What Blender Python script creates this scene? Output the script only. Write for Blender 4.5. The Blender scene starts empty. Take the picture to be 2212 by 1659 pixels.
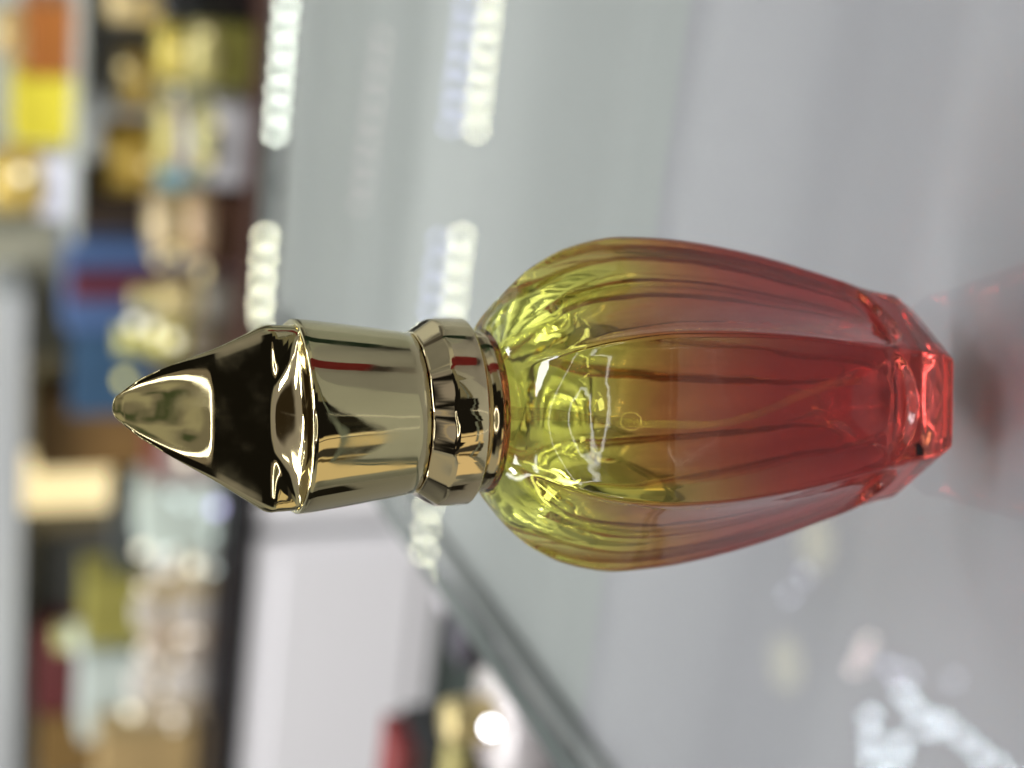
import bpy, bmesh, math, random
from mathutils import Vector, Matrix
random.seed(7)
S = bpy.context.scene
COL = S.collection
PI = math.pi
rad = math.radians

# ------------------------------------------------------------------ camera frame (metres, bottle foot at the origin)
FPX = 4600.0                      # focal length in units of a 2212 px wide frame
CAM = Vector((0.0, -0.294, 0.1639))
yaw = math.atan(55 / 4600) / math.cos(rad(18.5)); pitch = rad(18.5); roll = rad(1.6)
V = Vector((math.sin(yaw) * math.cos(pitch), math.cos(yaw) * math.cos(pitch), -math.sin(pitch)))
_r = Vector((math.cos(yaw), -math.sin(yaw), 0)); _d = V.cross(_r)
R_ = _r * math.cos(roll) + _d * math.sin(roll)
D_ = -_r * math.sin(roll) + _d * math.cos(roll)

def ray(x, y):
    return (V * FPX + D_ * (x - 1106) + R_ * (829.5 - y)).normalized()
def on_z(x, y, z=0.0):
    r = ray(x, y); return CAM + r * ((z - CAM.z) / r.z)
ZT = -0.20                        # height of the top board of the wall cabinet behind the counter
PA = on_z(566, 0, ZT); PB = on_z(448, 1659, ZT)
U = (PA - PB); U.z = 0; U.normalize()                 # along the cabinet, to the right
N = Vector((U.y, -U.x, 0))                             # towards the camera
if N.y > 0: N = -N
ROTU = math.atan2(U.y, U.x)
def on_unit(x, y, back=0.0):
    """point on the vertical plane parallel to the cabinet, 'back' metres behind its front"""
    r = ray(x, y); p0 = PB - N * back
    return CAM + r * ((p0 - CAM).dot(N) / r.dot(N))
def mirror_unit(x, y, back=0.0):
    p = on_z(x, y); r = ray(x, y); r = Vector((r.x, r.y, -r.z)); p0 = PB - N * back
    return p + r * ((p0 - p).dot(N) / r.dot(N))
def mirror_ceiling(x, y, z=.80):
    p = on_z(x, y); r = ray(x, y); r = Vector((r.x, r.y, -r.z))
    return p + r * (z / r.z)

# ------------------------------------------------------------------ helpers
def srgb(r, g, b):
    f = lambda c: (c / 255 / 12.92) if c <= 10 else ((c / 255 + .055) / 1.055) ** 2.4
    return (f(r), f(g), f(b), 1)

def mat(name, color=(.5, .5, .5, 1), rough=.5, metal=0.0, spec=.5, coat=0.0, emit=None, strength=0.0, var=0.0, vscale=60.0, trans=0.0, bump=0.0):
    m = bpy.data.materials.new(name); m.use_nodes = True
    nt = m.node_tree; b = nt.nodes['Principled BSDF']
    b.inputs['Base Color'].default_value = color
    b.inputs['Roughness'].default_value = rough
    b.inputs['Metallic'].default_value = metal
    b.inputs['Specular IOR Level'].default_value = spec
    b.inputs['Coat Weight'].default_value = coat
    b.inputs['Transmission Weight'].default_value = trans
    if emit:
        b.inputs['Emission Color'].default_value = emit
        b.inputs['Emission Strength'].default_value = strength
    if var or bump:
        tc = nt.nodes.new('ShaderNodeTexCoord'); no = nt.nodes.new('ShaderNodeTexNoise')
        no.inputs['Scale'].default_value = vscale; no.inputs['Detail'].default_value = 4
        nt.links.new(tc.outputs['Object'], no.inputs['Vector'])
        if var:
            mx = nt.nodes.new('ShaderNodeMix'); mx.data_type = 'RGBA'
            mx.inputs[6].default_value = tuple(c * (1 - var) for c in color[:3]) + (1,)
            mx.inputs[7].default_value = tuple(min(1, c * (1 + var)) for c in color[:3]) + (1,)
            nt.links.new(no.outputs['Fac'], mx.inputs[0]); nt.links.new(mx.outputs[2], b.inputs['Base Color'])
        if bump:
            bp = nt.nodes.new('ShaderNodeBump'); bp.inputs['Strength'].default_value = bump; bp.inputs['Distance'].default_value = .001
            nt.links.new(no.outputs['Fac'], bp.inputs['Height']); nt.links.new(bp.outputs['Normal'], b.inputs['Normal'])
    return m

def link(name, me, m=None, parent=None, smooth=True):
    o = bpy.data.objects.new(name, me); COL.objects.link(o)
    if m: 
        me.materials.clear(); me.materials.append(m)
    for p in me.polygons: p.use_smooth = smooth
    if parent: o.parent = parent
    return o

def tag(o, label=None, cat=None, group=None, kind=None):
    if label: o['label'] = label
    if cat: o['category'] = cat
    if group: o['group'] = group
    if kind: o['kind'] = kind
    return o

def empty(name, loc=(0, 0, 0), rz=0.0):
    e = bpy.data.objects.new(name, None); COL.objects.link(e)
    e.location = loc; e.rotation_euler = (0, 0, rz); e.empty_display_size = .02
    return e

def loft_mesh(name, rings, cap0=True, cap1=True):
    """rings: list of lists of points with equal counts, bottom to top, counter-clockwise"""
    n = len(rings[0]); vs = [p for r in rings for p in r]; fs = []
    for k in range(len(rings) - 1):
        for i in range(n):
            j = (i + 1) % n
            fs.append((k * n + i, k * n + j, (k + 1) * n + j, (k + 1) * n + i))
    if cap0:
        c = len(vs); ctr = sum((Vector(p) for p in rings[0]), Vector()) / n; vs.append(tuple(ctr))
        for i in range(n): fs.append((c, (i + 1) % n, i))
    if cap1:
        c = len(vs); b = (len(rings) - 1) * n
        ctr = sum((Vector(p) for p in rings[-1]), Vector()) / n; vs.append(tuple(ctr))
        for i in range(n): fs.append((c, b + i, b + (i + 1) % n))
    me = bpy.data.meshes.new(name); me.from_pydata([tuple(v) for v in vs], [], fs); me.update()
    return me

def circ(r, z, n=96, ph=0.0):
    return [(r * math.cos(2 * PI * i / n + ph), r * math.sin(2 * PI * i / n + ph), z) for i in range(n)]

def lathe(name, prof, m, parent=None, n=96, cap0=True, cap1=True, smooth=True):
    return link(name, loft_mesh(name, [circ(r, z, n) for r, z in prof], cap0, cap1), m, parent, smooth)

def rbox_mesh(name, sx, sy, sz, bev=.001, z0=0.0, seg=2):
    bm = bmesh.new(); bmesh.ops.create_cube(bm, size=1)
    for v in bm.verts: v.co = Vector((v.co.x * sx, v.co.y * sy, (v.co.z + .5) * sz + z0))
    if bev: bmesh.ops.bevel(bm, geom=bm.edges[:], offset=min(bev, .45 * min(sx, sy, sz)), segments=seg, affect='EDGES', profile=.5)
    me = bpy.data.meshes.new(name); bm.to_mesh(me); bm.free(); return me

def cr(tab, x):
    """smooth (Catmull-Rom) interpolation of a table of (x, y)"""
    if x <= tab[0][0]: return tab[0][1]
    if x >= tab[-1][0]: return tab[-1][1]
    for i in range(len(tab) - 1):
        if tab[i][0] <= x <= tab[i + 1][0]:
            x1, y1 = tab[i]; x2, y2 = tab[i + 1]; h = x2 - x1
            x0, y0 = tab[i - 1] if i else (x1 - h, y1 - (y2 - y1))
            x3, y3 = tab[i + 2] if i + 2 < len(tab) else (x2 + h, y2 + (y2 - y1))
            m1 = (y2 - y0) / (x2 - x0) * h; m2 = (y3 - y1) / (x3 - x1) * h; t = (x - x1) / h
            return (2*t**3 - 3*t*t + 1) * y1 + (t**3 - 2*t*t + t) * m1 + (-2*t**3 + 3*t*t) * y2 + (t**3 - t*t) * m2
def sstep(a, b, x):
    t = max(0, min(1, (x - a) / (b - a))); return t * t * (3 - 2 * t)

# ------------------------------------------------------------------ glass of the bottle
VA = [-90 - 28.5, -90 + 28.5, 3, 61, 119, 177]          # corner directions of the six petals, the front one narrower
def corner_w(a):
    """angle -> (position inside its petal 0..1, petal half angle)"""
    a = (a + 360) % 360
    ks = sorted((v % 360) for v in VA)
    for i in range(6):
        lo = ks[i]; hi = ks[(i + 1) % 6] + (360 if i == 5 else 0)
        aa = a if a >= lo else a + 360
        if lo <= aa < hi: return (aa - lo) / (hi - lo), (hi - lo) / 2, (lo + hi) / 2
    return 0, 29, 0

NA = 240
def section(R, z, k, carve):
    """k: 0 = round, 1 = straight-sided hexagon; carve = metres scooped out of each petal"""
    pts = []
    for i in range(NA):
        a = 360 * i / NA
        t, half, mid = corner_w(a)
        d = (t - .5) * 2                                   # -1..1 across the petal
        ang = d * half
        hexr = math.cos(rad(half)) / math.cos(rad(ang))
        # rounded ridge
        e = 1 - abs(d)
        hexr -= .010 * math.exp(-(e / .05) ** 2) * k
        r = R * (1 - k + k * hexr)
        if callable(carve):
            r -= carve(d, z)
        x = r * math.cos(rad(a)); y = r * math.sin(rad(a))
        pts.append((x, y, z))
    return pts

OUT = [(0.0000, .0138), (.0004, .0142), (.0027, .0158), (.0032, .0160), (.0050, .0163), (.0079, .0170), (.0110, .0180), (.0162, .0196), (.0242, .0219),
       (.0323, .0237), (.0401, .0249), (.0478, .0253), (.0516, .0250), (.0573, .0235), (.0600, .0222), (.0629, .0204), (.0666, .0170), (.0690, .0140), (.0703, .0120), (.0712, .0112)]
def carve_out(d, z):
    arc = .0078 + .0030 * d * d + .004 * abs(d) ** 8
    on = sstep(arc - .0004, arc + .0006, z) * (1 - sstep(.056, .069, z))
    prof = (1 - d * d) ** 1.0
    return on * (.0004 + .0012 * prof) * sstep(0, .10, 1 - abs(d))
zs = [0, .0002, .0004, .0008, .0016, .0024, .0027, .0029, .0032, .0040, .0050, .0060] + [.0068 + .0003 * i for i in range(26)] + [.0148 + i * .0012 for i in range(42)] + [.0652 + .0006 * i for i in range(9)] + [.0703, .0708, .0712]
zs = sorted(set(round(z, 5) for z in zs))
def kfun(z): return 1 - .97 * sstep(.060, .0705, z)
def Rout(z):
    if z <= .0027: return .0138 + (.0158 - .0138) * (z / .0027)
    return cr(OUT[2:], z)
rings = [section(Rout(z), z, kfun(z), carve_out) for z in zs]

def glass_body_mat():
    m = bpy.data.materials.new('tinted_glass'); m.use_nodes = True
    nt = m.node_tree; b = nt.nodes['Principled BSDF']
    tc = nt.nodes.new('ShaderNodeTexCoord'); sp = nt.nodes.new('ShaderNodeSeparateXYZ')
    nt.links.new(tc.outputs['Object'], sp.inputs[0])
    mr = nt.nodes.new('ShaderNodeMapRange'); mr.inputs['From Min'].default_value = 0; mr.inputs['From Max'].default_value = .07
    no = nt.nodes.new('ShaderNodeTexNoise'); no.inputs['Scale'].default_value = 45
    nt.links.new(tc.outputs['Object'], no.inputs['Vector'])
    ad = nt.nodes.new('ShaderNodeMath'); ad.operation = 'MULTIPLY_ADD'; ad.inputs[1].default_value = .006; 
    nt.links.new(no.outputs['Fac'], ad.inputs[0]); nt.links.new(sp.outputs['Z'], ad.inputs[2])
    nt.links.new(ad.outputs[0], mr.inputs['Value'])
    rp = nt.nodes.new('ShaderNodeValToRGB'); nt.links.new(mr.outputs[0], rp.inputs[0])
    cs = [(0.0, (.64, .05, .040, 1)), (.33, (.56, .075, .066, 1)), (.50, (.58, .14, .09, 1)), (.645, (.70, .38, .13, 1)), (.785, (.86, .80, .22, 1)), (1.0, (.92, .94, .27, 1))]
    el = rp.color_ramp.elements
    el[0].position, el[0].color = cs[0]; el[1].position, el[1].color = cs[-1]
    for p, c in cs[1:-1]:
        e = el.new(p); e.color = c
    nt.links.new(rp.outputs[0], b.inputs['Base Color'])
    b.inputs['Roughness'].default_value = 0.0
    b.inputs['IOR'].default_value = 1.5
    b.inputs['Transmission Weight'].default_value = 1
    globals()['RAMP'] = list((e.position, tuple(e.color)) for e in el)
    # faint waviness of moulded glass
    n2 = nt.nodes.new('ShaderNodeTexNoise'); n2.inputs['Scale'].default_value = 130; n2.inputs['Detail'].default_value = 3
    nt.links.new(tc.outputs['Object'], n2.inputs['Vector'])
    bp = nt.nodes.new('ShaderNodeBump'); bp.inputs['Strength'].default_value = .15; bp.inputs['Distance'].default_value = .0005
    nt.links.new(n2.outputs['Fac'], bp.inputs['Height']); nt.links.new(bp.outputs['Normal'], b.inputs['Normal'])
    return m

def inner_mat():
    m = bpy.data.materials.new('cavity_surface'); m.use_nodes = True
    nt = m.node_tree; nt.nodes.remove(nt.nodes['Principled BSDF'])
    g = nt.nodes.new('ShaderNodeBsdfGlass'); g.inputs['IOR'].default_value = 1.0 / 1.5; g.inputs['Roughness'].default_value = 0
    tc = nt.nodes.new('ShaderNodeTexCoord')
    sp = nt.nodes.new('ShaderNodeSeparateXYZ'); nt.links.new(tc.outputs['Object'], sp.inputs[0])
    mr = nt.nodes.new('ShaderNodeMapRange'); mr.inputs['From Max'].default_value = .07; nt.links.new(sp.outputs['Z'], mr.inputs['Value'])
    rr_ = nt.nodes.new('ShaderNodeValToRGB'); nt.links.new(mr.outputs[0], rr_.inputs[0]); el = rr_.color_ramp.elements
    el[0].position, el[0].color = RAMP[0]; el[1].position, el[1].color = RAMP[-1]
    for p_, c_ in RAMP[1:-1]:
        q_ = el.new(p_); q_.color = c_
    mw = nt.nodes.new('ShaderNodeMix'); mw.data_type = 'RGBA'; mw.inputs[0].default_value = .36; mw.inputs[6].default_value = (1, 1, 1, 1)
    nt.links.new(rr_.outputs[0], mw.inputs[7]); nt.links.new(mw.outputs[2], g.inputs['Color'])
    mp = nt.nodes.new('ShaderNodeMapping'); mp.inputs['Scale'].default_value = (1, 1, .45)
    n2 = nt.nodes.new('ShaderNodeTexNoise'); n2.inputs['Scale'].default_value = 90; n2.inputs['Detail'].default_value = 3
    nt.links.new(tc.outputs['Object'], mp.inputs[0]); nt.links.new(mp.outputs[0], n2.inputs['Vector'])
    bp = nt.nodes.new('ShaderNodeBump'); bp.inputs['Strength'].default_value = .35; bp.inputs['Distance'].default_value = .0008
    nt.links.new(n2.outputs['Fac'], bp.inputs['Height']); nt.links.new(bp.outputs['Normal'], g.inputs['Normal'])
    nt.links.new(g.outputs[0], nt.nodes['Material Output'].inputs[0])
    return m

bottle = empty('perfume_bottle', (0, 0, 0), rad(-5.5))
tag(bottle, 'yellow to red faceted glass perfume bottle with pointed gold cap on the glass counter', 'perfume bottle')
body = link('glass_body', loft_mesh('glass_body', rings), glass_body_mat(), bottle)

# empty cavity: inner glass surface towards the air
INN = [(.0092, .0040), (.0093, .0088), (.0098, .0112), (.0108, .0124), (.0130, .0134), (.0162, .0143), (.0242, .0161), (.0323, .0180), (.0401, .0191), (.0478, .0195),
       (.0530, .0189), (.0573, .0172), (.0610, .0145), (.0640, .0112), (.0665, .0082), (.0685, .0068), (.0708, .0066)]
iz = [.0092, .0093, .0095, .0098, .0102, .0108, .0116, .0125, .0135, .0148] + [.0162 + .0016 * i for i in range(30)] + [.0650, .0660, .0670, .0680, .0690, .0700, .0708]
irings = [section(cr(INN, z), z, .0 * (1 - sstep(.052, .066, z)) * sstep(.0092, .013, z), None) for z in iz]
hollow = link('cavity_air', loft_mesh('cavity_air', irings), inner_mat(), bottle)

# dip tube
def tube_mesh(name, pts, r, n=12):
    rs = []
    for i, p in enumerate(pts):
        a = Vector(pts[max(0, i - 1)]); b = Vector(pts[min(len(pts) - 1, i + 1)])
        t = (b - a).normalized(); x = t.cross(Vector((0, 1, 0))).normalized(); y = t.cross(x)
        rs.append([tuple(Vector(p) + x * r * math.cos(2 * PI * k / n) + y * r * math.sin(2 * PI * k / n)) for k in range(n)])
    rs.reverse()
    return loft_mesh(name, rs)
tube = mat('tube_plastic', (.85, .8, .74, 1), .25, trans=.0)
tnt = tube.node_tree
mxs = tnt.nodes.new('ShaderNodeMixShader'); trn = tnt.nodes.new('ShaderNodeBsdfTransparent'); mxs.inputs[0].default_value = .28
tnt.links.new(trn.outputs[0], mxs.inputs[1]); tnt.links.new(tnt.nodes['Principled BSDF'].outputs[0], mxs.inputs[2])
tnt.links.new(mxs.outputs[0], tnt.nodes['Material Output'].inputs[0])
tp = []
for i in range(25):
    t = i / 24; z = .066 - t * .0545
    x = -.0045 * math.sin(PI * min(1, t * 1.25) * .5) * (1 - sstep(.55, 1.0, t)) + .0065 * sstep(.5, 1.0, t) ** 1.4
    tp.append((x, -.001 - .002 * t, z))
link('dip_tube', tube_mesh('dip_tube', tp, .0010), tube, bottle)

# ------------------------------------------------------------------ gold parts
def gold_mat(name, c=(.63, .55, .31, 1), rough=.03):
    m = mat(name, c, rough, 1.0)
    nt = m.node_tree; b = nt.nodes['Principled BSDF']
    tc = nt.nodes.new('ShaderNodeTexCoord'); no = nt.nodes.new('ShaderNodeTexNoise')
    mp = nt.nodes.new('ShaderNodeMapping'); mp.inputs['Scale'].default_value = (1, 1, .6)
    no.inputs['Scale'].default_value = 130; no.inputs['Detail'].default_value = 2.5
    nt.links.new(tc.outputs['Object'], mp.inputs[0]); nt.links.new(mp.outputs[0], no.inputs['Vector'])
    bp = nt.nodes.new('ShaderNodeBump'); bp.inputs['Strength'].default_value = .10; bp.inputs['Distance'].default_value = .0006
    nt.links.new(no.outputs['Fac'], bp.inputs['Height']); nt.links.new(bp.outputs['Normal'], b.inputs['Normal'])
    rn = nt.nodes.new('ShaderNodeTexNoise'); rn.inputs['Scale'].default_value = 220; rn.inputs['Detail'].default_value = 6
    nt.links.new(tc.outputs['Object'], rn.inputs['Vector'])
    rm = nt.nodes.new('ShaderNodeMapRange'); rm.inputs['From Min'].default_value = .45; rm.inputs['From Max'].default_value = .75; rm.inputs['To Min'].default_value = rough * .5; rm.inputs['To Max'].default_value = .14
    nt.links.new(rn.outputs['Fac'], rm.inputs['Value']); nt.links.new(rm.outputs[0], b.inputs['Roughness'])
    return m
gold = gold_mat('polished_gold')
gold2 = gold_mat('polished_gold_collar', (.72, .60, .36, 1), .025)

lathe('neck_ring', [(.0100, .0693), (.01135, .0693), (.01155, .0696), (.01155, .0733), (.0100, .0733)], gold2, bottle)
# collar: a turned band with a faceted chamfer on top
NF = 14; n = NF * 12
def facet_ring(r, z, k):
    pts = []
    for i in range(n):
        a = 2 * PI * i / n; w = 2 * PI / NF
        t = ((a + w * .3) % w) - w / 2
        rr = r * (1 - k + k * math.cos(w / 2) / math.cos(t) * 1.012)
        pts.append((rr * math.cos(a), rr * math.sin(a), z))
    return pts
cr_rings = [facet_ring(.0100, .0732, 0), facet_ring(.0132, .0732, 0), facet_ring(.01352, .0735, 0), facet_ring(.01352, .0776, 0),
            facet_ring(.01345, .0781, .5), facet_ring(.01335, .07835, 1), facet_ring(.01172, .08075, 1), facet_ring(.0116, .0810, .6), facet_ring(.0105, .0810, 0)]
cl = link('collar', loft_mesh('collar', cr_rings), gold2, bottle)
md = cl.modifiers.new('b', 'BEVEL'); md.width = .00012; md.segments = 2; md.limit_method = 'ANGLE'; md.angle_limit = rad(14)

# cap: tapered round shell rising into a three-cornered peak
def tri_ring(wf, yf, yb, rc, n=192):
    """rounded triangle sampled by direction: front side y=-yf from -wf..wf, back corner at y=yb"""
    P = [Vector((-wf, -yf)), Vector((wf, -yf)), Vector((0, yb))]
    c = Vector((0, 0)); path = []
    for i in range(3):
        a, b, d = P[i - 1], P[i], P[(i + 1) % 3]
        u = (a - b).normalized(); v = (d - b).normalized(); ang = math.acos(u.dot(v)); l = rc / math.tan(ang / 2)
        p1 = b + u * l; p2 = b + v * l; ctr = b + (u + v).normalized() * (rc / math.sin(ang / 2))
        for k in range(13):
            t = k / 12; q = p1.lerp(p2, t) - ctr
            path.append(ctr + q.normalized() * rc)
    out = []
    m = len(path)
    for i in range(n):
        a = 2 * PI * (i + .5) / n; dr = Vector((math.cos(a), math.sin(a))); best = None
        for k in range(m):
            p, q = path[k], path[(k + 1) % m]; e = q - p
            den = dr.x * e.y - dr.y * e.x
            if abs(den) < 1e-12: continue
            t = (p.x * e.y - p.y * e.x) / den; s = (p.x * dr.y - p.y * dr.x) / den
            if t > 0 and -1e-6 <= s <= 1 + 1e-6 and (best is None or t < best): best = t
        out.append((dr.x * (best or wf), dr.y * (best or wf)))
    return out
NR = 192
tri = tri_ring(.0146, .0035, .0130, .0011, NR)
def cring(r, z): return [(r * math.cos(2 * PI * (i + .5) / NR), r * math.sin(2 * PI * (i + .5) / NR), z) for i in range(NR)]
YF = []
_F, _z = -.0044, .1018
while _z < .1236:                                        # slope of the front face: steep foot, then a soft swell to the tip
    YF.append((_z, _F))
    nn_ = 25 if _z < .1091 else 25 - 5 * sstep(.1091, .1100, _z) if _z < .1100 else 20 - 9.6 * (_z - .11) / .0122
    _F += math.tan(rad(nn_)) * .0002; _z += .0002
YC = [(.1018, 0), (.105, 0), (.109, .0003), (.112, .0008), (.116, .0014), (.12, .0022), (.1232, .0026)]
def trir(s, z, soft=0.0, push=0.0):
    pts = []
    for (x, y) in tri:
        px, py = x * s, y * s; frac = -y / .0035
        r = math.hypot(px, py); rt = .0078 * s
        if soft: px, py = px * (1 - soft) + px / r * rt * soft, py * (1 - soft) + py / r * rt * soft
        yc = cr(YC, z); yf = yc - cr(YF, z)
        if frac > 0: py = -frac * yf
        if frac > 0:
            hw = .0135 * s; t = abs(px / hw)
            if t < 1 and frac > .93: py -= .055 * hw * (1 - t ** 3) * (1 - sstep(.1212, .1240, z))
        pts.append((px + .0017 * sstep(.1, .126, z) * 1.1, py + yc, z))
    return pts
def mixr(a, b, t): return [tuple(Vector(p).lerp(Vector(q), t)) for p, q in zip(a, b)]
cap_rings = [cring(.0100, .0812), cring(.0114, .0812)]
for z, r in ((.0813, .01155), (.0830, .01180), (.0860, .01225), (.0890, .01268), (.0920, .01310), (.0945, .01343), (.0962, .01365), (.0970, .01372)):
    cap_rings.append(cring(r, z))
cap_rings += [cring(.01376, .0976), cring(.01372, .0981), cring(.01352, .0984), cring(.01326, .0983), cring(.01315, .0981)]      # rolled lip
base_c = cring(.01315, .0981); base_t = trir(.985, .1018)
for t, dz in ((.12, -.0004), (.3, -.0008), (.5, -.0009), (.7, -.0006), (.88, -.0002), (.97, 0)):                     # dished crescents
    cap_rings.append([(p[0], p[1], p[2] + dz * (math.hypot(p[0] - q[0], p[1] - q[1]) > -1)) for p, q in zip(mixr(base_c, base_t, t), base_t)])
cap_rings += [trir(.990, .1021), trir(.985, .1026), trir(.970, .1032)]
prof = [(.1032, .970), (.1060, .845), (.1087, .725), (.1110, .635), (.1141, .520), (.1168, .415), (.1195, .300), (.1212, .226), (.1222, .168), (.1227, .120), (.12292, .06)]
zz = .1036
while zz < .1229:
    s = cr(prof, zz); cap_rings.append(trir(s, zz, .5 * sstep(.119, .1228, zz), 0)); zz += .0004 if zz < .121 else .00015
cap_rings.append(trir(.03, .1230, .6, 0))
cap = link('cap', loft_mesh('cap', cap_rings), gold, bottle)

# ------------------------------------------------------------------ counter
def sheet_glass():
    m = bpy.data.materials.new('counter_glass'); m.use_nodes = True
    nt = m.node_tree; nt.nodes.remove(nt.nodes['Principled BSDF'])
    ge = nt.nodes.new('ShaderNodeNewGeometry')
    dt = nt.nodes.new('ShaderNodeVectorMath'); dt.operation = 'DOT_PRODUCT'
    nt.links.new(ge.outputs['Incoming'], dt.inputs[0]); nt.links.new(ge.outputs['Normal'], dt.inputs[1])
    ab = nt.nodes.new('ShaderNodeMath'); ab.operation = 'ABSOLUTE'; nt.links.new(dt.outputs['Value'], ab.inputs[0])
    om = nt.nodes.new('ShaderNodeMath'); om.operation = 'SUBTRACT'; om.inputs[0].default_value = 1; nt.links.new(ab.outputs[0], om.inputs[1])
    pw = nt.nodes.new('ShaderNodeMath'); pw.operation = 'POWER'; pw.inputs[1].default_value = 5; nt.links.new(om.outputs[0], pw.inputs[0])
    ma = nt.nodes.new('ShaderNodeMath'); ma.operation = 'MULTIPLY_ADD'; ma.inputs[1].default_value = .96; ma.inputs[2].default_value = .016; nt.links.new(pw.outputs[0], ma.inputs[0])
    tr = nt.nodes.new('ShaderNodeBsdfTransparent'); tr.inputs[0].default_value = (.966, .973, .971, 1)
    gl = nt.nodes.new('ShaderNodeBsdfGlossy'); gl.inputs['Roughness'].default_value = .0
    mx = nt.nodes.new('ShaderNodeMixShader')
    bf = nt.nodes.new('ShaderNodeMath'); bf.operation = 'SUBTRACT'; bf.inputs[0].default_value = 1; nt.links.new(ge.outputs['Backfacing'], bf.inputs[1])
    mb = nt.nodes.new('ShaderNodeMath'); mb.operation = 'MULTIPLY'; nt.links.new(ma.outputs[0], mb.inputs[0]); nt.links.new(bf.outputs[0], mb.inputs[1])
    nt.links.new(mb.outputs[0], mx.inputs[0]); nt.links.new(tr.outputs[0], mx.inputs[1]); nt.links.new(gl.outputs[0], mx.inputs[2])
    nt.links.new(mx.outputs[0], nt.nodes['Material Output'].inputs[0])
    return m

def poly_slab(name, pts, z0, z1, m, parent=None, side=None):
    n = len(pts); vs = [(p[0], p[1], z1) for p in pts] + [(p[0], p[1], z0) for p in pts]
    fs = [tuple(range(n)), tuple(range(2 * n - 1, n - 1, -1))] + [(i, n + i, n + (i + 1) % n, (i + 1) % n) for i in range(n)]
    me = bpy.data.meshes.new(name); me.from_pydata(vs, [], fs); me.update()
    o = link(name, me, m, parent, False)
    if side:
        me.materials.append(side)
        for p in me.polygons:
            if abs(p.normal.z) < .5: p.material_index = 1
    # outward normals
    bm = bmesh.new(); bm.from_mesh(me); bmesh.ops.recalc_face_normals(bm, faces=bm.faces); bm.to_mesh(me); bm.free()
    return o

e1 = on_z(850, 1140); e2 = on_z(1200, 1659); ed = (e2 - e1); ed.z = 0; ed.normalize()
f1 = on_z(590, 0); f2 = on_z(545, 660); fd = (f2 - f1); fd.z = 0; fd.normalize()
# corner of left edge and far edge
den = ed.x * fd.y - ed.y * fd.x
tt = ((f1.x - e1.x) * fd.y - (f1.y - e1.y) * fd.x) / den
corner = e1 + ed * tt
near = e1 + ed * 1.3; farr = f1 - fd * 0.9
_nd = Vector((-fd.y, fd.x, 0)); _nd = _nd if _nd.y > 0 else -_nd
_np = Vector((0, -.215, 0))
near = corner + ed * ((_np - corner).dot(_nd) / ed.dot(_nd)); nr2 = farr + _nd * (_np - farr).dot(_nd)
outline = [near, nr2, farr, corner]
ctr4 = sum(outline, Vector()) / 4
edge_m = mat('glass_cut_edge', srgb(124, 133, 132), .15, coat=.6)
counter = empty('glass_counter', (0, 0, 0))
tag(counter, 'long clear glass display counter carrying the perfume bottle', 'display counter')
poly_slab('glass_top', outline, -.006, 0.0, sheet_glass(), counter, edge_m)
def inset(k, dz=0):
    return [ctr4 + (p - ctr4) * k for p in outline]
case_w = mat('case_floor_laminate', (.36, .365, .37, 1), .45, var=.05, vscale=9)
poly_slab('case_floor', inset(.995), -.045, -.018, case_w, counter)
# stepped display risers inside the case, parallel to the far edge
rd = -fd; nd = Vector((-rd.y, rd.x, 0)); nd = nd if nd.y > 0 else -nd     # rd to the right, nd away from camera
FZ = -.018
def riser(off, w, h, z, m, x0=-.16, ln=1.3):
    g = lambda o: corner + ed * (-o / ed.dot(nd)) + rd * .004
    pts = [g(off), g(off) + rd * ln, g(off + w) + rd * ln, g(off + w)]
    return poly_slab('display_step', pts, z, z + h, m, counter)
step_m = mat('acrylic_step', (.262, .274, .272, 1), .35, var=.04, vscale=12)
step_g = mat('acrylic_step_green', (.262, .274, .272, 1), .4, var=.04, vscale=12)
step_l = mat('acrylic_step_lilac', (.240, .236, .258, 1), .4, var=.05, vscale=12)
riser(-.010, .086, .0070, FZ, step_m, ln=1.0)
riser(.076, .074, .0070, FZ, step_g, ln=1.0)
riser(.150, .064, .0070, FZ, step_m, ln=1.0)
riser(.214, .124, .0070, FZ, step_g, ln=1.0)
riser(.338, .23, .0070, FZ, step_l, ln=1.0)
trim_m = mat('dark_trim', srgb(24, 22, 24), .4)
w = .004
for a, b in ((corner, near),):
    nn = Vector((-(b - a).y, (b - a).x, 0)).normalized()
    if nn.dot(ctr4 - a) < 0: nn = -nn
    poly_slab('case_side', [a + nn * .001, b + nn * .001, b + nn * .003, a + nn * .003], -.018, -.0065, step_m, counter)

# ------------------------------------------------------------------ floor and walls of the shop seen behind
floor_m = mat('floor_tile', (.30, .30, .30, 1), .3, var=.1, vscale=3)
me = bpy.data.meshes.new('floor'); me.from_pydata([(-6, .3, -.95), (6, .3, -.95), (6, 6, -.95), (-6, 6, -.95)], [], [(0, 1, 2, 3)])
tag(link('floor', me, floor_m, None, False), kind='structure')

# wall cabinet: white doors under a dark board
def ubox(name, px, m, parent=None, back=0.0, depth=.02, bev=.001, zr=None):
    """box standing on the cabinet: px = (x0, x1, y0, y1) in photo units; zr overrides its bottom height"""
    x0, x1, y0, y1 = px
    xm = (x0 + x1) / 2; ym = (y0 + y1) / 2
    top = on_unit(x0, ym, back); bot = on_unit(x1, ym, back); l = on_unit(xm, y1, back); r = on_unit(xm, y0, back)
    w = (r - l).dot(U); z0 = bot.z if zr is None else zr; h = top.z - z0
    c = (l + r) / 2
    return w, h, Vector((c.x, c.y, z0)) - N * (depth / 2)

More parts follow.
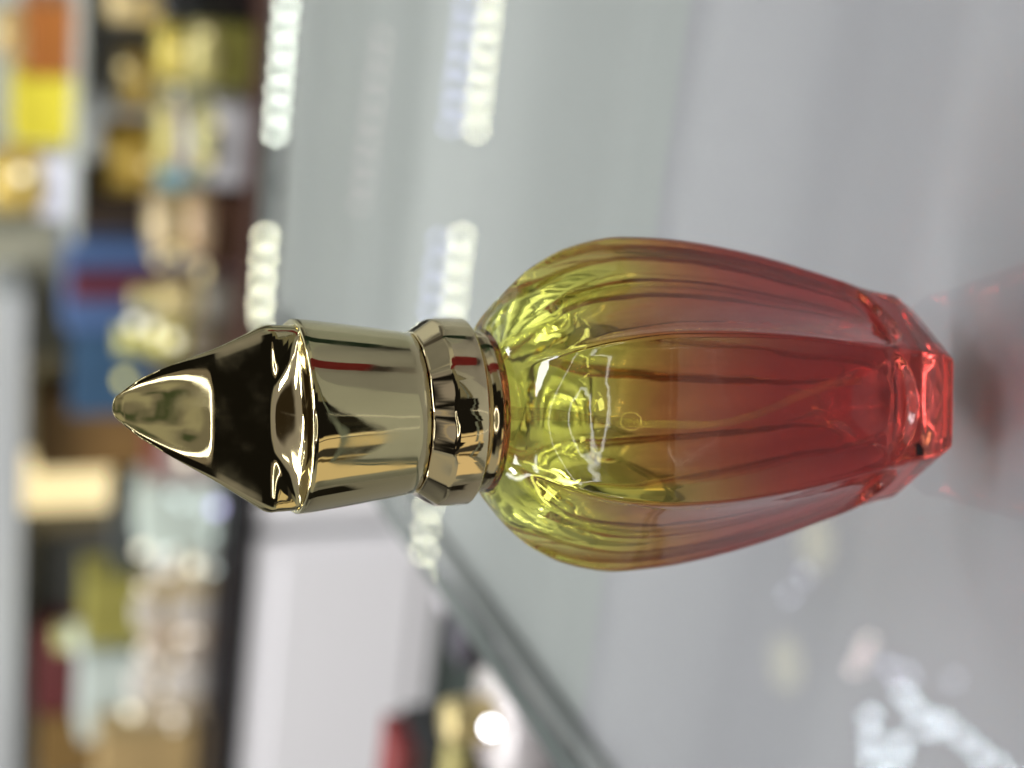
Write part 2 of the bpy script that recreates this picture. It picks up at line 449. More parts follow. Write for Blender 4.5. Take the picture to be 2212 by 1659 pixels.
def ubase(s):      # point on cabinet front at distance s along U from PB
    return PB + U * s
L = (PA - PB).length
cab = empty('white_cabinet', (PB.x, PB.y, -.95), ROTU)
tag(cab, 'white fronted wall cabinet with dark top board behind the counter', 'cabinet')
white = mat('white_panel', (.84, .83, .87, 1), .35, var=.02, vscale=4)
def inset_box(name, s0, s1, z0, z1, d0, d1, m, parent, bev=.002):
    """box in cabinet space: s along, z world, d depth behind the front plane (local y is away from camera)"""
    me = rbox_mesh(name, s1 - s0, d1 - d0, z1 - z0, bev, z0 + .95)
    o = link(name, me, m, parent, False)
    o.location = ((s0 + s1) / 2, (d0 + d1) / 2, 0)
    return o
trim_b = mat('dark_board', srgb(20, 18, 26), .35)
trim_br = mat('brown_board', srgb(70, 48, 42), .4)
s_gap = (on_unit(700, 1140) - PB).dot(U)
s_mid = (on_unit(520, 900) - PB).dot(U)
dw = .34
inset_box('top_board', -.5, s_mid, ZT - .022, ZT - .002, -.012, .42, trim_b, cab)
inset_box('top_board', s_mid + .001, L + .8, ZT - .014, ZT - .002, -.012, .42, trim_br, cab)
inset_box('carcass', -.5, L + .8, -.95, ZT - .0225, .012, .40, mat('carcass_grey', srgb(92, 104, 100), .5), cab)
zb = on_unit(950, 1250).z
for k in range(-2, 4):
    a = s_gap - .006 - (k + 1) * dw if False else s_gap + k * dw + .006; b = a + dw - .012
    d = inset_box('door', a, b, zb, ZT - .028, -.006, .011, white, cab, .003)
    g = link('raised_panel', rbox_mesh('raised_panel', dw - .05, .004, (ZT - .028 - zb) - .05, .002, 0), white, d, False)
    g.location = (0, -.0105, zb + .95 + .025)
tag(cab)

# ------------------------------------------------------------------ products standing on the cabinet
MC = {}
def pm(c, kind='box'):
    key = (c, kind)
    if key not in MC:
        if kind == 'gold': MC[key] = mat('gold_lacquer', srgb(*c), .32, .55)
        elif kind == 'glass': MC[key] = mat('coloured_flask', srgb(*c), .08, 0, coat=.7)
        else: MC[key] = mat('printed_card', srgb(*c), .45, var=.38, vscale=32)
    return MC[key]

def product(name, label, cat, group, yr, segs, back=.03, zbase=None):
    """yr = (y0,y1) extent across; segs from bottom up: (part, x_top, x_bottom, width factor, colour, kind)"""
    y0, y1 = yr; ym = (y0 + y1) / 2
    base = None; e = None
    for i, (part, xt, xb, wf, c, kd) in enumerate(segs):
        w0, h, loc = ubox(part, (xt, xb, y0, y1), None, back=back, depth=0)
        if i == 0:
            z0 = loc.z if zbase is None else zbase
            h += loc.z - z0
            e = empty(name, (loc.x, loc.y, z0), ROTU)
            zc = 0.0
            base_h = h
        w = w0 * wf
        if kd in ('box', 'card'):
            me = rbox_mesh(part, w, min(.05, w * .8), h, .0015, zc)
        else:
            r = w / 2
            me = loft_mesh(part, [circ(r * .93, zc, 32), circ(r, zc + min(.003, h * .15), 32), circ(r, zc + h - min(.003, h * .15), 32), circ(r * .9, zc + h, 32)])
        o = link(part, me, pm(c, kd), e, kd not in ('box', 'card'))
        zc += h
    tag(e, label, cat, group)
    return e

GB = 'perfume bottles on the cabinet behind'
BX = 'perfume cartons on the cabinet behind'
product('perfume_flask', 'blurred dark flask with cream gold cap at the far right end of the row', 'perfume bottle', GB, (-45, 62),
        [('flask', 340, 520, 1, (18, 20, 22), 'glass'), ('cap', 236, 340, .8, (236, 214, 160), 'gold')], back=.05, zbase=ZT)
product('perfume_flask', 'blurred olive based flask with two cream gold bands, next to the dark one', 'perfume bottle', GB, (40, 180),
        [('flask', 462, 520, .95, (110, 108, 48), 'box'), ('band', 405, 462, 1, (226, 218, 150), 'gold'), ('flask', 392, 405, .8, (120, 120, 100), 'glass'), ('band', 342, 392, .95, (228, 210, 110), 'gold')], back=.04, zbase=ZT)
product('perfume_flask', 'blurred tall golden capped flask behind the olive based one', 'perfume bottle', GB, (104, 236),
        [('flask', 334, 520, 1, (128, 134, 118), 'glass'), ('cap', 251, 334, 1, (232, 205, 130), 'gold')], back=.12, zbase=ZT)
product('perfume_flask', 'blurred grey boxed flask with cream bands and lilac middle', 'perfume bottle', GB, (208, 380),
        [('flask', 452, 520, 1, (176, 176, 182), 'box'), ('band', 404, 452, .9, (224, 222, 160), 'gold'), ('flask', 378, 404, .9, (178, 174, 196), 'glass'), ('band', 338, 378, .8, (222, 212, 140), 'gold')], back=.04, zbase=ZT)
product('perfume_flask', 'blurred pale blue flask with broad golden cap above its banded neighbour', 'perfume bottle', GB, (262, 412),
        [('flask', 330, 520, 1, (120, 170, 186), 'glass'), ('cap', 225, 330, 1, (232, 200, 104), 'gold')], back=.12, zbase=ZT)
product('perfume_flask', 'blurred brown based flask with pinkish cream shoulders', 'perfume bottle', GB, (404, 556),
        [('flask', 446, 520, .95, (62, 38, 24), 'box'), ('band', 394, 446, .95, (228, 200, 166), 'gold'), ('flask', 372, 394, .9, (150, 128, 60), 'glass'), ('cap', 324, 372, .95, (216, 196, 160), 'gold')], back=.04, zbase=ZT)
product('perfume_carton', 'blurred dark brown carton standing behind the cream shouldered flask', 'carton', BX, (364, 480),
        [('carton', 171, 520, 1, (62, 50, 44), 'box')], back=.15, zbase=ZT)
product('perfume_flask', 'blurred slim gold flask with bright lid left of the brown based one', 'perfume bottle', GB, (596, 690),
        [('flask', 430, 520, 1, (120, 116, 108), 'glass'), ('band', 345, 430, .9, (216, 200, 150), 'gold'), ('cap', 285, 345, .5, (216, 206, 150), 'gold')], back=.04, zbase=ZT)
product('perfume_flask', 'blurred pale yellow flask right beside the cap tip', 'perfume bottle', GB, (684, 772),
        [('flask', 400, 520, 1, (110, 100, 84), 'glass'), ('band', 330, 400, .9, (222, 214, 130), 'gold'), ('cap', 255, 330, .7, (226, 222, 140), 'gold')], back=.06, zbase=ZT)
product('perfume_carton', 'blurred dark taupe carton behind the bottle cap', 'carton', BX, (770, 900),
        [('carton', 330, 520, 1, (84, 80, 76), 'box')], back=.10, zbase=ZT)
product('perfume_carton', 'blurred pale pink carton low behind the bottle cap', 'carton', BX, (915, 1018),
        [('carton', 345, 520, 1, (178, 160, 156), 'box'), ('lid', 318, 345, .9, (120, 60, 50), 'box')], back=.06, zbase=ZT)
product('perfume_carton', 'blurred mint white wide carton left of the bottle cap', 'carton', BX, (1030, 1160),
        [('carton', 300, 505, 1, (196, 208, 200), 'box')], back=.05, zbase=ZT)
product('perfume_carton', 'blurred charcoal slim carton beside the mint white one', 'carton', BX, (1060, 1240),
        [('carton', 240, 500, 1, (70, 74, 74), 'box')], back=.16, zbase=ZT)
# a glittering group of small clear flacons at the left
k = 0
for (ya, yb2, xt, c) in ((1182, 1240, 330, (200, 198, 190)), (1236, 1290, 300, (176, 160, 130)), (1286, 1345, 290, (184, 178, 172)), (1340, 1392, 310, (186, 168, 150)),
                       (1388, 1440, 300, (180, 170, 160)), (1438, 1500, 280, (196, 190, 184)), (1498, 1550, 300, (176, 160, 136))):
    dsc = ['clear', 'tan', 'smoky', 'rosy', 'grey', 'white', 'sandy'][k]; k += 1
    xb = 505 - (ya - 1060) * .07
    product('glass_flacon', 'blurred small %s cut glass flacon in the cluster over the white door' % dsc, 'flacon', 'cut glass flacons at the left', (ya, yb2),
            [('flask', xt + 70, xb, 1, c, 'glass'), ('band', xt + 52, xt + 70, .7, (190, 160, 84), 'gold'), ('stopper', xt, xt + 52, .85, tuple(min(255, v + 20) for v in c), 'glass')], back=.04, zbase=ZT)
product('perfume_carton', 'blurred yellow ochre carton behind the cut glass flacons', 'carton', BX, (1215, 1362),
        [('carton', 180, 500, .95, (150, 144, 74), 'box')], back=.15, zbase=ZT)
product('perfume_carton', 'blurred mint white tall carton behind the flacons', 'carton', BX, (1384, 1560),
        [('carton', 172, 500, 1, (196, 208, 204), 'box')], back=.15, zbase=ZT)
product('perfume_carton', 'blurred sand and orange carton at the left end of the cabinet', 'carton', BX, (1556, 1720),
        [('carton', 212, 480, 1, (176, 150, 104), 'box')], back=.09, zbase=ZT)

# glass shelf tier above: cartons and flasks on a thin shelf
shelf_m = mat('shelf_board', (.52, .56, .54, 1), .2, coat=.5)
unit = empty('wall_shelf_unit', (PB.x, PB.y, ZT), ROTU)
tag(unit, 'pale grey wall shelving with lit shelf edges above the cabinet', 'shelf unit')
def sbox(name, s0, s1, z0, z1, d0, d1, m, bev=.001):
    me = rbox_mesh(name, s1 - s0, d1 - d0, z1 - z0, bev, z0 - ZT)
    o = link(name, me, m, unit, False); o.location = ((s0 + s1) / 2, (d0 + d1) / 2, 0); return o
back_m = mat('shelf_back_wall', (.60, .63, .62, 1), .5, var=.12, vscale=2.5)
sbox('back_panel', -1.3, L + 1.2, ZT - .001, 2.3, .40, .42, back_m)
zt1 = on_unit(150, 300, .12).z; zt1b = on_unit(108, 900, .12).z
def s_of(x, y, back=.12): return (on_unit(x, y, back) - PB).dot(U)
z_shelf = on_unit(150, 250, .10).z
sbox('shelf', s_of(150, 470), L + .9, z_shelf - .006, z_shelf, .06, .39, shelf_m)
z_left = on_unit(70, 1300, .10).z
beige_m = mat('upper_shelf_board', (.46, .48, .50, 1), .3)
sbox('shelf', -.5, s_of(75, 720), z_left, z_left + .03, .20, .39, beige_m)
for z, d in ((.16, .24), (.42, .24), (.70, .24), (1.0, .24)):
    sbox('shelf', -.5, L + .9, z, z + .008, d, .39, shelf_m)

product('perfume_carton', 'blurred orange brown carton on the upper shelf at the right end', 'carton', BX, (-10, 145),
        [('carton', 55, 146, 1, (160, 96, 40), 'box'), ('lid', -10, 55, .7, (224, 196, 140), 'gold')], back=.12, zbase=z_shelf)
product('perfume_carton', 'blurred bright yellow carton on the upper shelf between orange and white', 'carton', BX, (149, 291),
        [('carton', 25, 146, 1, (214, 200, 60), 'box')], back=.12, zbase=z_shelf)
product('perfume_flask', 'blurred white based flask with large gold cap on the upper shelf', 'perfume bottle', GB, (318, 456),
        [('flask', 84, 146, .95, (206, 206, 226), 'box'), ('cap', -20, 84, 1, (226, 196, 110), 'gold')], back=.12, zbase=z_shelf)
blue_z = on_unit(280, 600, .10).z
product('gift_pouch', 'blurred blue pouch with dark red stripe behind the cap tip', 'pouch', None, (500, 690),
        [('pouch', 138, 520, 1, (78, 104, 150), 'card')], back=.20, zbase=ZT)
p = product('gift_pouch', 'blurred teal blue pouch in the middle of the shelf', 'pouch', None, (690, 868),
        [('pouch', 150, 520, 1, (60, 90, 120), 'card')], back=.24, zbase=ZT)
product('perfume_carton', 'blurred dark red slim carton in front of the blue pouch', 'carton', BX, (555, 665),
        [('carton', 150, 520, .5, (96, 44, 60), 'box')], back=.17, zbase=ZT)
product('perfume_carton', 'blurred beige large carton high behind the blue pouch', 'carton', BX, (476, 745),
        [('carton', -60, 520, 1, (158, 156, 138), 'box')], back=.30, zbase=ZT)
product('perfume_carton', 'blurred brown and olive carton behind the cap', 'carton', BX, (826, 985),
        [('carton', 75, 520, 1, (140, 108, 66), 'box')], back=.27, zbase=ZT)
warm = mat('warm_lamp', (1, .9, .6, 1), .4, emit=(1, .80, .42, 1), strength=1.1)
w0, h0, loc0 = ubox('x', (-30, 236, 985, 1090), None, back=.30, depth=0)
lamp = empty('display_lamp', (loc0.x, loc0.y, ZT), ROTU)
link('lamp_shade', rbox_mesh('lamp_shade', w0, .03, h0, .004, loc0.z - ZT), warm, lamp, False)
link('lamp_stem', rbox_mesh('lamp_stem', .012, .012, loc0.z - ZT, .001, 0), trim_b, lamp, False)
tag(lamp, 'glowing cream yellow shaded lamp on the shelf left of the cap tip', 'lamp')
product('perfume_carton', 'blurred maroon carton near the left shelf end', 'carton', BX, (1320, 1505),
        [('carton', 73, 500, .95, (96, 44, 46), 'box')], back=.22, zbase=ZT)
product('perfume_carton', 'blurred ochre brown carton at the far left shelf end', 'carton', BX, (1510, 1640),
        [('carton', 80, 480, 1, (128, 100, 56), 'box')], back=.22, zbase=ZT)
product('perfume_carton', 'blurred dark grey carton right of the maroon one', 'carton', BX, (1120, 1318),
        [('carton', 78, 500, 1, (78, 78, 76), 'box')], back=.26, zbase=ZT)
product('perfume_flask', 'blurred white rounded flask with yellow label near the maroon carton', 'perfume bottle', GB, (1300, 1430),
        [('flask', 150, 495, .45, (206, 212, 204), 'glass'), ('band', 120, 150, .4, (216, 220, 150), 'gold')], back=.19, zbase=ZT)

# ------------------------------------------------------------------ light strips and lamps of the shop
def ico(name, r):
    bm = bmesh.new(); bmesh.ops.create_icosphere(bm, subdivisions=2, radius=r); me = bpy.data.meshes.new(name); bm.to_mesh(me); bm.free(); return me
def emis(name, c, s):
    m = bpy.data.materials.new(name); m.use_nodes = True; nt = m.node_tree; nt.nodes.remove(nt.nodes['Principled BSDF'])
    e = nt.nodes.new('ShaderNodeEmission'); e.inputs[0].default_value = c; e.inputs[1].default_value = s
    nt.links.new(e.outputs[0], nt.nodes['Material Output'].inputs[0]); return m
def strip(label, pts, r, m, group, rail=True):
    """row of small diodes on a thin rail"""
    e = empty('light_strip', pts[0]); tag(e, label, 'light strip', group)
    me = ico('diode', r); me.materials.append(m)
    for p in pts:
        o = bpy.data.objects.new('diode', me); COL.objects.link(o); o.parent = e; o.location = p - pts[0]
        for q in (): pass
    if rail and len(pts) > 1:
        d = pts[-1] - pts[0]; up = Vector((0, 0, 1)); sd = d.cross(up).normalized() * .003
        off = up * (r + .001)
        a, b = off - d.normalized() * .01, d + off + d.normalized() * .01
        vs = [a - sd, a + sd, b + sd, b - sd]; vs += [v + up * .004 for v in vs]
        mm = bpy.data.meshes.new('rail'); mm.from_pydata([tuple(v) for v in vs], [], [(3, 2, 1, 0), (4, 5, 6, 7), (0, 1, 5, 4), (1, 2, 6, 5), (2, 3, 7, 6), (3, 0, 4, 7)])
        link('rail', mm, shelf_m, e, False)
    return e
def row(f, a, b, step, **k):
    d = math.hypot(b[0] - a[0], b[1] - a[1]); n = max(1, round(d / step))
    return [f(a[0] + (b[0] - a[0]) * i / n, a[1] + (b[1] - a[1]) * i / n, **k) for i in range(n + 1)]
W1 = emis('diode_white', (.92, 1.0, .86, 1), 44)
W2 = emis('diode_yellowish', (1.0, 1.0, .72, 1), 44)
W3 = emis('ghost_violet', (.55, .6, 1.0, 1), 16)
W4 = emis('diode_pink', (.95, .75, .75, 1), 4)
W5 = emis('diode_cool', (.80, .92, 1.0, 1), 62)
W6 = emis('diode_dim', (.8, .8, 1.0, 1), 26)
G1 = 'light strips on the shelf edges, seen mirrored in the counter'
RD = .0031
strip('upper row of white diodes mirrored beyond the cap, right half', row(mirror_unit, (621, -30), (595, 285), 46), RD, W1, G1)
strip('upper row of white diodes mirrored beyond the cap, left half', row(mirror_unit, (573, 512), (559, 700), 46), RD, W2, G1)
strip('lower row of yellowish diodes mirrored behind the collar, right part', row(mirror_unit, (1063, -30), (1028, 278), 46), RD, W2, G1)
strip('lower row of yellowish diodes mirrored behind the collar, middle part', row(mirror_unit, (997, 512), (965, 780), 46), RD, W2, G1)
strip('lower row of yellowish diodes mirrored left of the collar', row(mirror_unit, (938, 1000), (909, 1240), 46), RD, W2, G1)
strip('dim violet ghost reflection beside the lower white row, right part', row(mirror_unit, (1010, -30), (975, 270), 46), RD, W3, G1)  # double reflection of the lower row, added as separate diodes
strip('dim violet ghost reflection beside the lower white row, middle part', row(mirror_unit, (950, 520), (925, 720), 46), RD, W3, G1)
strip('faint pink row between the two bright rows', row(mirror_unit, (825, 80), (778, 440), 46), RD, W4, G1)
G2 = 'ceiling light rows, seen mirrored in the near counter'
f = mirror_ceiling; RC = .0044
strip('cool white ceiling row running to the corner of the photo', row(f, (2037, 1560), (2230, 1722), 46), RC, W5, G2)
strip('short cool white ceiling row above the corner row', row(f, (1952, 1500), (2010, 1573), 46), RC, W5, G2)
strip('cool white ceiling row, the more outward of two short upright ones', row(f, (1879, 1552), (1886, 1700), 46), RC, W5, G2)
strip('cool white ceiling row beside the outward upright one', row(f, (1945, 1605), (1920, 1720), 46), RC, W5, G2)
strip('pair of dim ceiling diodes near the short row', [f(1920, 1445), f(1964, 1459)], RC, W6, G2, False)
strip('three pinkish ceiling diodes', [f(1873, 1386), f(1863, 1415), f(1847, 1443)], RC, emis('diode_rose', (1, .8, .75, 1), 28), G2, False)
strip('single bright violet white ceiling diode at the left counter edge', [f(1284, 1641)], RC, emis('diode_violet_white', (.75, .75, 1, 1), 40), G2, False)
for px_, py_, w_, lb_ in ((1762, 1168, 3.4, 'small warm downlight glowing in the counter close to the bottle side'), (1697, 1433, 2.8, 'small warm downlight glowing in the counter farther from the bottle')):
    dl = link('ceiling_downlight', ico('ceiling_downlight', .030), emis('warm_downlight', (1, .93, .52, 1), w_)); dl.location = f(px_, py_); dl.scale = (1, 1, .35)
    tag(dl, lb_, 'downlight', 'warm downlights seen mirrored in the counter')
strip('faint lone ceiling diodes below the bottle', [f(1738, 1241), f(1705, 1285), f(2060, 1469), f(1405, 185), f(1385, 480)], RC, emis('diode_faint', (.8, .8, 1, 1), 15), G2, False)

# specular glints on the goods, put in as small emissive beads
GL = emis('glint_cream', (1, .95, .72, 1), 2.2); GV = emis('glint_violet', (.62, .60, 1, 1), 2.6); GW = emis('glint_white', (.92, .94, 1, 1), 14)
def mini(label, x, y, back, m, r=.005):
    p = on_unit(x, y, back); e = empty('glint_bead', p); tag(e, label, 'glint', 'glints on the goods')
    me = ico('glint_ball', r); link('glint_ball', me, m, e)
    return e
mini('tiny cream glint bead near the slim gold flask', 290, 700, 0.0, GL)
mini('tiny cream glint bead above the slim gold flask band', 372, 735, 0.0, GL)
mini('tiny pale glint bead between the slim and the yellow flask', 330, 712, 0.0, GL)
mini('tiny yellow glint bead half hidden by the cap tip', 268, 822, 0.0, emis('glint_yellow', (1, .9, .25, 1), 2.0))
mini('tiny warm glint bead on the large gold cap of the upper shelf', 45, 376, .02, GL)
mini('tiny cream glint bead over the clear flacon', 305, 1190, 0.0, GL)
mini('tiny cream glint bead low beside the cap shoulder', 400, 990, 0.0, GL)
mini('tiny cream glint bead among the left flacons', 280, 1540, 0.0, GL)
mini('tiny violet glint bead at the black board left of the cap', 467, 1097, 0.0, GV)
mini('tiny pale glint bead above the violet one', 420, 1222, 0.0, GL)
def glint_group(label, spots, m, r=.0035):  # emissive balls added in place of sparkle on the goods
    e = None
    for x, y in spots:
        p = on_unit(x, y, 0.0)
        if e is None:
            e = empty('glint_cluster', p); tag(e, label, 'glint group', None); me = ico('glint_ball', r); me.materials.append(m); o0 = p
        o = bpy.data.objects.new('glint_ball', me); COL.objects.link(o); o.parent = e; o.location = p - o0
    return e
rg = random.Random(3)
glint_group('tiny cream glints scattered among the cut glass flacons at the left', [(rg.uniform(270, 420), rg.uniform(1170, 1600)) for _ in range(16)], emis('glint_soft', (1, .93, .80, 1), 1.6))
glint_group('tiny golden glints scattered among the gold banded flasks at the right', [(rg.uniform(235, 470), rg.uniform(20, 600)) for _ in range(14)], emis('glint_gold', (1, .85, .45, 1), 1.5))
glint_group('tiny pale glints on the mint white carton left of the cap', [(rg.uniform(330, 480), rg.uniform(1060, 1230)) for _ in range(7)], emis('glint_pale', (.85, 1, .95, 1), 1.6))
# cartons standing on the counter beside the bottle; the polished cap mirrors them
def carton(label, az_, dist, w_, d_, h_, c):
    a_ = rad(az_); e = empty('perfume_carton', (math.sin(a_) * dist, -math.cos(a_) * dist, 0), a_)
    tag(e, label, 'carton', 'cartons mirrored in the cap')
    link('carton', rbox_mesh('carton', w_, d_, h_, .0008, 0), pm(c), e, False)
    link('lid', rbox_mesh('lid', w_ * 1.02, d_ * 1.02, .012, .0006, h_ + .0002), pm(tuple(int(v * .7) for v in c)), e, False)
carton('dark red carton seen only as a red stripe mirrored in the gold cap', 62, .19, .034, .03, .17, (120, 28, 34))
carton('dark green carton seen only mirrored in the upper side of the cap', 100, .21, .03, .03, .15, (24, 52, 40))
carton('black carton seen only as a dark band mirrored in the cap', -104, .24, .05, .04, .19, (24, 20, 16))
# goods on a low stand left of the counter
LS = -1.0
def lowz(x, y): return on_unit(x, y, LS).z
zl = lowz(1200, 1560)
a = on_unit(1200, 1250, LS); b = on_unit(1200, 1900, LS)
stand = empty('low_stand', ((a.x + b.x) / 2, (a.y + b.y) / 2, -.95), ROTU); tag(stand, 'black low display stand left of the glass counter', 'display stand')
wd = (a - b).length
link('stand_top', rbox_mesh('stand_top', wd, .20, .012, .002, zl - .012 + .95), trim_b, stand, False)
link('stand_body', rbox_mesh('stand_body', wd - .02, .18, .95 + zl - .012, .002, 0), trim_b, stand, False)
product('perfume_flask', 'blurred white flask with round gold stopper on the black stand', 'perfume bottle', 'goods on the black stand', (1430, 1660),
        [('flask', 1062, 1190, 1, (214, 208, 210), 'glass'), ('stopper', 965, 1062, .36, (214, 196, 140), 'gold')], back=LS, zbase=zl)
product('striped_pouch', 'blurred grey and black pouch between the counter edge and the white door', 'pouch', 'goods on the black stand', (1300, 1425),
        [('pouch', 1060, 1150, 1, (170, 164, 172), 'card'), ('flap', 985, 1060, .8, (74, 70, 82), 'card')], back=LS - .0, zbase=zl)
product('perfume_carton', 'blurred black and yellow carton at the lower left corner of the stand', 'carton', 'goods on the black stand', (1600, 1700),
        [('carton', 1010, 1150, 1, (44, 42, 46), 'box'), ('label', 968, 1010, .9, (170, 160, 100), 'box')], back=LS + .05, zbase=zl)
product('perfume_carton', 'blurred grey carton with red lid under the white door', 'carton', 'goods on the black stand', (1560, 1720),
        [('carton', 880, 1100, 1, (60, 62, 64), 'box'), ('lid', 838, 880, .9, (120, 40, 42), 'box')], back=LS + .12, zbase=zl)
product('perfume_carton', 'blurred pale grey carton on the stand right beside the counter glass', 'carton', 'goods on the black stand', (1210, 1305),
        [('carton', 955, 1100, 1, (168, 164, 172), 'box')], back=LS + .10, zbase=zl)
mini('tiny white glint bead on the white flask by the counter edge', 1060, 1572, LS - .06, GW, .0026)  # glint on the flask, put in as an emissive bead
# soft ceiling lamps and an added shelf light
def area(name, loc, sx, sy, e, c, target=(0, 0, 0)):
    l = bpy.data.lights.new(name, 'AREA'); l.shape = 'RECTANGLE'; l.size = sx; l.size_y = sy; l.energy = e; l.color = c
    o = bpy.data.objects.new(name, l); COL.objects.link(o); o.location = loc
    o.rotation_euler = (Vector(target) - Vector(loc)).to_track_quat('-Z', 'Y').to_euler(); return o
area('overhead_light', (-.9, .9, 1.9), 1.0, .25, 14, (1, .98, .94), (-.2, .9, -.2))
area('overhead_light', (.9, .7, 1.9), 1.0, .25, 14, (.96, 1, .98), (.4, 1.4, -.2))
area('overhead_light', (-.3, .75, 1.5), 1.6, .12, 34, (1, .99, .96), (-.3, 1.9, -.2))  # added light, put in only to brighten the cabinet and its goods
area('overhead_light', (.5, -.9, 1.9), .6, .4, 15, (.95, .97, 1), (0, 0, 0))

# ring lamp of the shop ceiling (its outline mirrors in the face of the cap)
# ------------------------------------------------------------------ the rest of the shop as a world of soft light
W = bpy.data.worlds.new('World'); S.world = W; W.use_nodes = True
nt = W.node_tree; bg = nt.nodes['Background']
tc = nt.nodes.new('ShaderNodeTexCoord'); sp = nt.nodes.new('ShaderNodeSeparateXYZ'); nt.links.new(tc.outputs['Generated'], sp.inputs[0])
def M(op, a, b=None, c=None):
    n = nt.nodes.new('ShaderNodeMath'); n.operation = op
    for i, v in enumerate((a, b, c)):
        if v is None: continue
        if isinstance(v, (int, float)): n.inputs[i].default_value = v
        else: nt.links.new(v, n.inputs[i])
    return n.outputs[0]
ngy = M('MULTIPLY', sp.outputs['Y'], -1)
az = M('MULTIPLY', M('ARCTAN2', sp.outputs['X'], ngy), 180 / PI)      # 0 = behind the camera, + to the right
el = M('MULTIPLY', M('ARCSINE', sp.outputs['Z']), 180 / PI)
nz = nt.nodes.new('ShaderNodeTexNoise'); nz.inputs['Scale'].default_value = 2.2; nz.inputs['Detail'].default_value = 5
nt.links.new(tc.outputs['Generated'], nz.inputs['Vector'])
nzo = M('SUBTRACT', nz.outputs['Fac'], .5)
azn = M('MULTIPLY_ADD', nzo, 16, az); eln = M('MULTIPLY_ADD', nzo, 14, el)
def sm(v, a, b):
    n = nt.nodes.new('ShaderNodeMapRange'); n.interpolation_type = 'SMOOTHSTEP'
    nt.links.new(v, n.inputs['Value']); n.inputs['From Min'].default_value = a; n.inputs['From Max'].default_value = b
    return n.outputs['Result']
def band(v, a, b, s): return M('MULTIPLY', sm(v, a - s, a + s), sm(v, b + s, b - s))
cur = None
def layer(color, mask):
    global cur
    mx = nt.nodes.new('ShaderNodeMix'); mx.data_type = 'RGBA'
    nt.links.new(mask, mx.inputs[0]); nt.links.new(cur, mx.inputs[6]); mx.inputs[7].default_value = tuple(color) + (1,)
    cur = mx.outputs[2]
base = nt.nodes.new('ShaderNodeMix'); base.data_type = 'RGBA'
base.inputs[6].default_value = (.16, .165, .16, 1); base.inputs[7].default_value = (.34, .35, .34, 1)
nt.links.new(sm(nz.outputs['Fac'], .35, .65), base.inputs[0]); cur = base.outputs[2]
def patch(a0, a1, e0, e1, c, s=1.5, wob=True):
    layer(c, M('MULTIPLY', band(azn if wob else az, a0, a1, s), band(eln if wob else el, e0, e1, s)))
layer((.36, .33, .34), sm(el, 30, 60))                 # pale ceiling
patch(-60, 60, -75, 22, (.20, .19, .14), 6)
patch(-85, -12, -75, -8, (.85, .68, .42), 1.5)          # warm lit aisle
patch(-31, -29.5, -75, -8, (.10, .08, .05), .5)
patch(-60, -56, -75, -8, (.12, .09, .05), 1)
patch(-26, 16, -80, 20, (.012, .011, .01), 1.2)          # dark clothes of whoever stands behind the camera
patch(-52, 26, -8, 20, (.012, .011, .01), 1.2)
patch(-54, -43, -40, 40, (.05, .045, .04), 1.5)
patch(56, 70, -75, 30, (.16, .02, .02), 1.0)
patch(92, 104, -40, 20, (.03, .09, .05), 2)
patch(60, 80, -10, 30, (.45, .45, .40), 3)
patch(-95, -70, -10, 35, (.40, .38, .32), 3)
patch(-130, -100, 0, 30, (.06, .06, .06), 4)
patch(95, 125, 0, 30, (.08, .075, .07), 4)
patch(-66, 38, 12, 45.5, (.010, .009, .008), 2.5, False)    # dark ceiling bay holding a bright light loop
patch(-180, 180, 74, 95, (.035, .025, .015), 3)
patch(-44, 16, 47, 47.8, (.5, .42, .3), .4, False)
rr = M('SQRT', M('ADD', M('POWER', M('MULTIPLY', M('ADD', az, 14), .8), 2), M('POWER', M('SUBTRACT', el, 22), 2)))
layer((.26, .22, .19), band(rr, 13.4, 16, .4))
layer((.24, .22, .18), sm(rr, 12.6, 12.2))
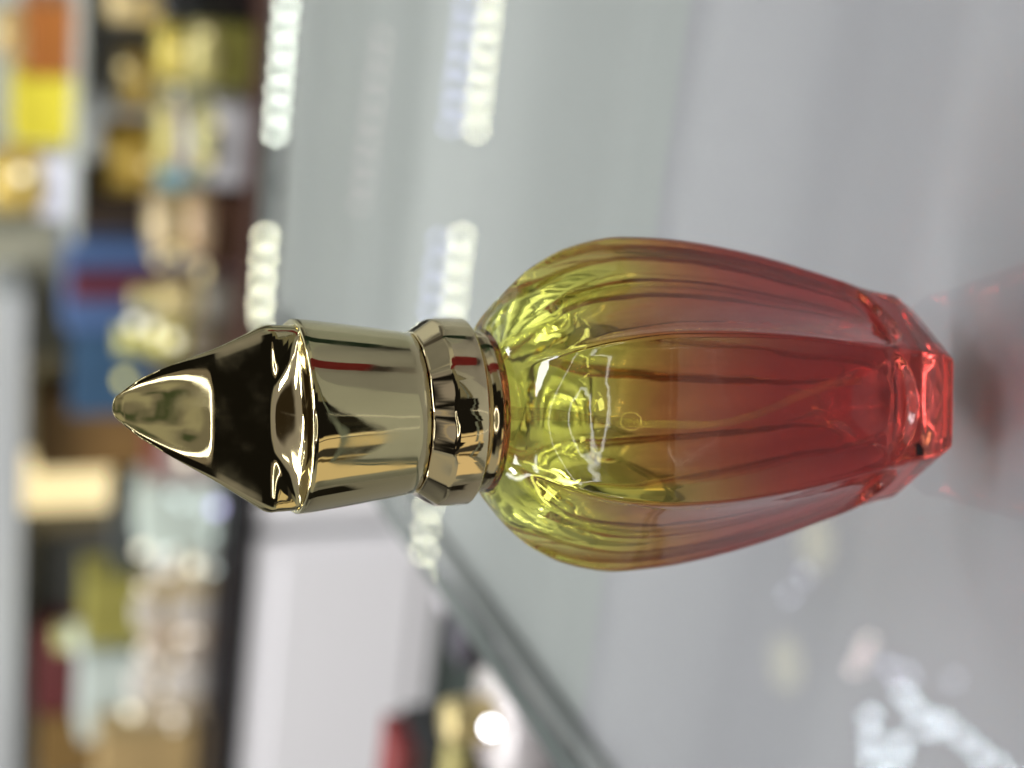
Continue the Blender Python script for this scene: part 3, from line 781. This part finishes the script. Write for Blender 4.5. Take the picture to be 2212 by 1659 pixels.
nf = nt.nodes.new('ShaderNodeTexNoise'); nf.inputs['Scale'].default_value = 11; nf.inputs['Detail'].default_value = 4
nt.links.new(tc.outputs['Generated'], nf.inputs['Vector'])
layer((.42, .40, .30), M('MULTIPLY', sm(rr, 11, 9), sm(nf.outputs['Fac'], .48, .62)))
layer((.07, .09, .05), M('MULTIPLY', sm(rr, 9, 8), sm(nf.outputs['Fac'], .46, .40)))
layer((7.5, 7.5, 7.5), band(rr, 11.8, 13.0, .3))
patch(-85, -55, 60, 62, (12, 12, 12), .5, True)
patch(50, 90, 52, 54, (12, 12, 12), .5, True)
patch(120, 160, 50, 52, (12, 12, 12), .5, True)
patch(-165, -110, 44, 46, (12, 12, 12), .5, True)
nt.links.new(cur, bg.inputs['Color']); bg.inputs['Strength'].default_value = 1.0

# ------------------------------------------------------------------ camera
cd = bpy.data.cameras.new('Camera'); cam = bpy.data.objects.new('Camera', cd); COL.objects.link(cam); S.camera = cam
Rm = Matrix((D_, R_, -V)).transposed()     # photo right = down, photo up = right: the phone was held upright and the file is on its side
cam.matrix_world = Matrix.Translation(CAM) @ Rm.to_4x4()
cd.sensor_fit = 'HORIZONTAL'; cd.sensor_width = 36; cd.lens = 36 * FPX / 2212
cd.clip_start = .01; cd.clip_end = 50
cd.dof.use_dof = True; cd.dof.focus_distance = .290
cd.dof.aperture_fstop = (cd.lens / 1000) / .0053

S.view_settings.view_transform = 'Standard'; S.view_settings.look = 'None'; S.view_settings.exposure = 0; S.view_settings.gamma = 1
S.render.engine = 'CYCLES'
cy = S.cycles
cy.max_bounces = 24; cy.transmission_bounces = 20; cy.glossy_bounces = 10; cy.transparent_max_bounces = 16; cy.diffuse_bounces = 4
cy.caustics_reflective = True; cy.caustics_refractive = True; cy.blur_glossy = 0
cy.sample_clamp_indirect = 0; cy.sample_clamp_direct = 0
cy.use_denoising = True
try: cy.denoiser = 'OPENIMAGEDENOISE'; cy.denoising_prefilter = 'ACCURATE'
except Exception: pass
cy.use_adaptive_sampling = False
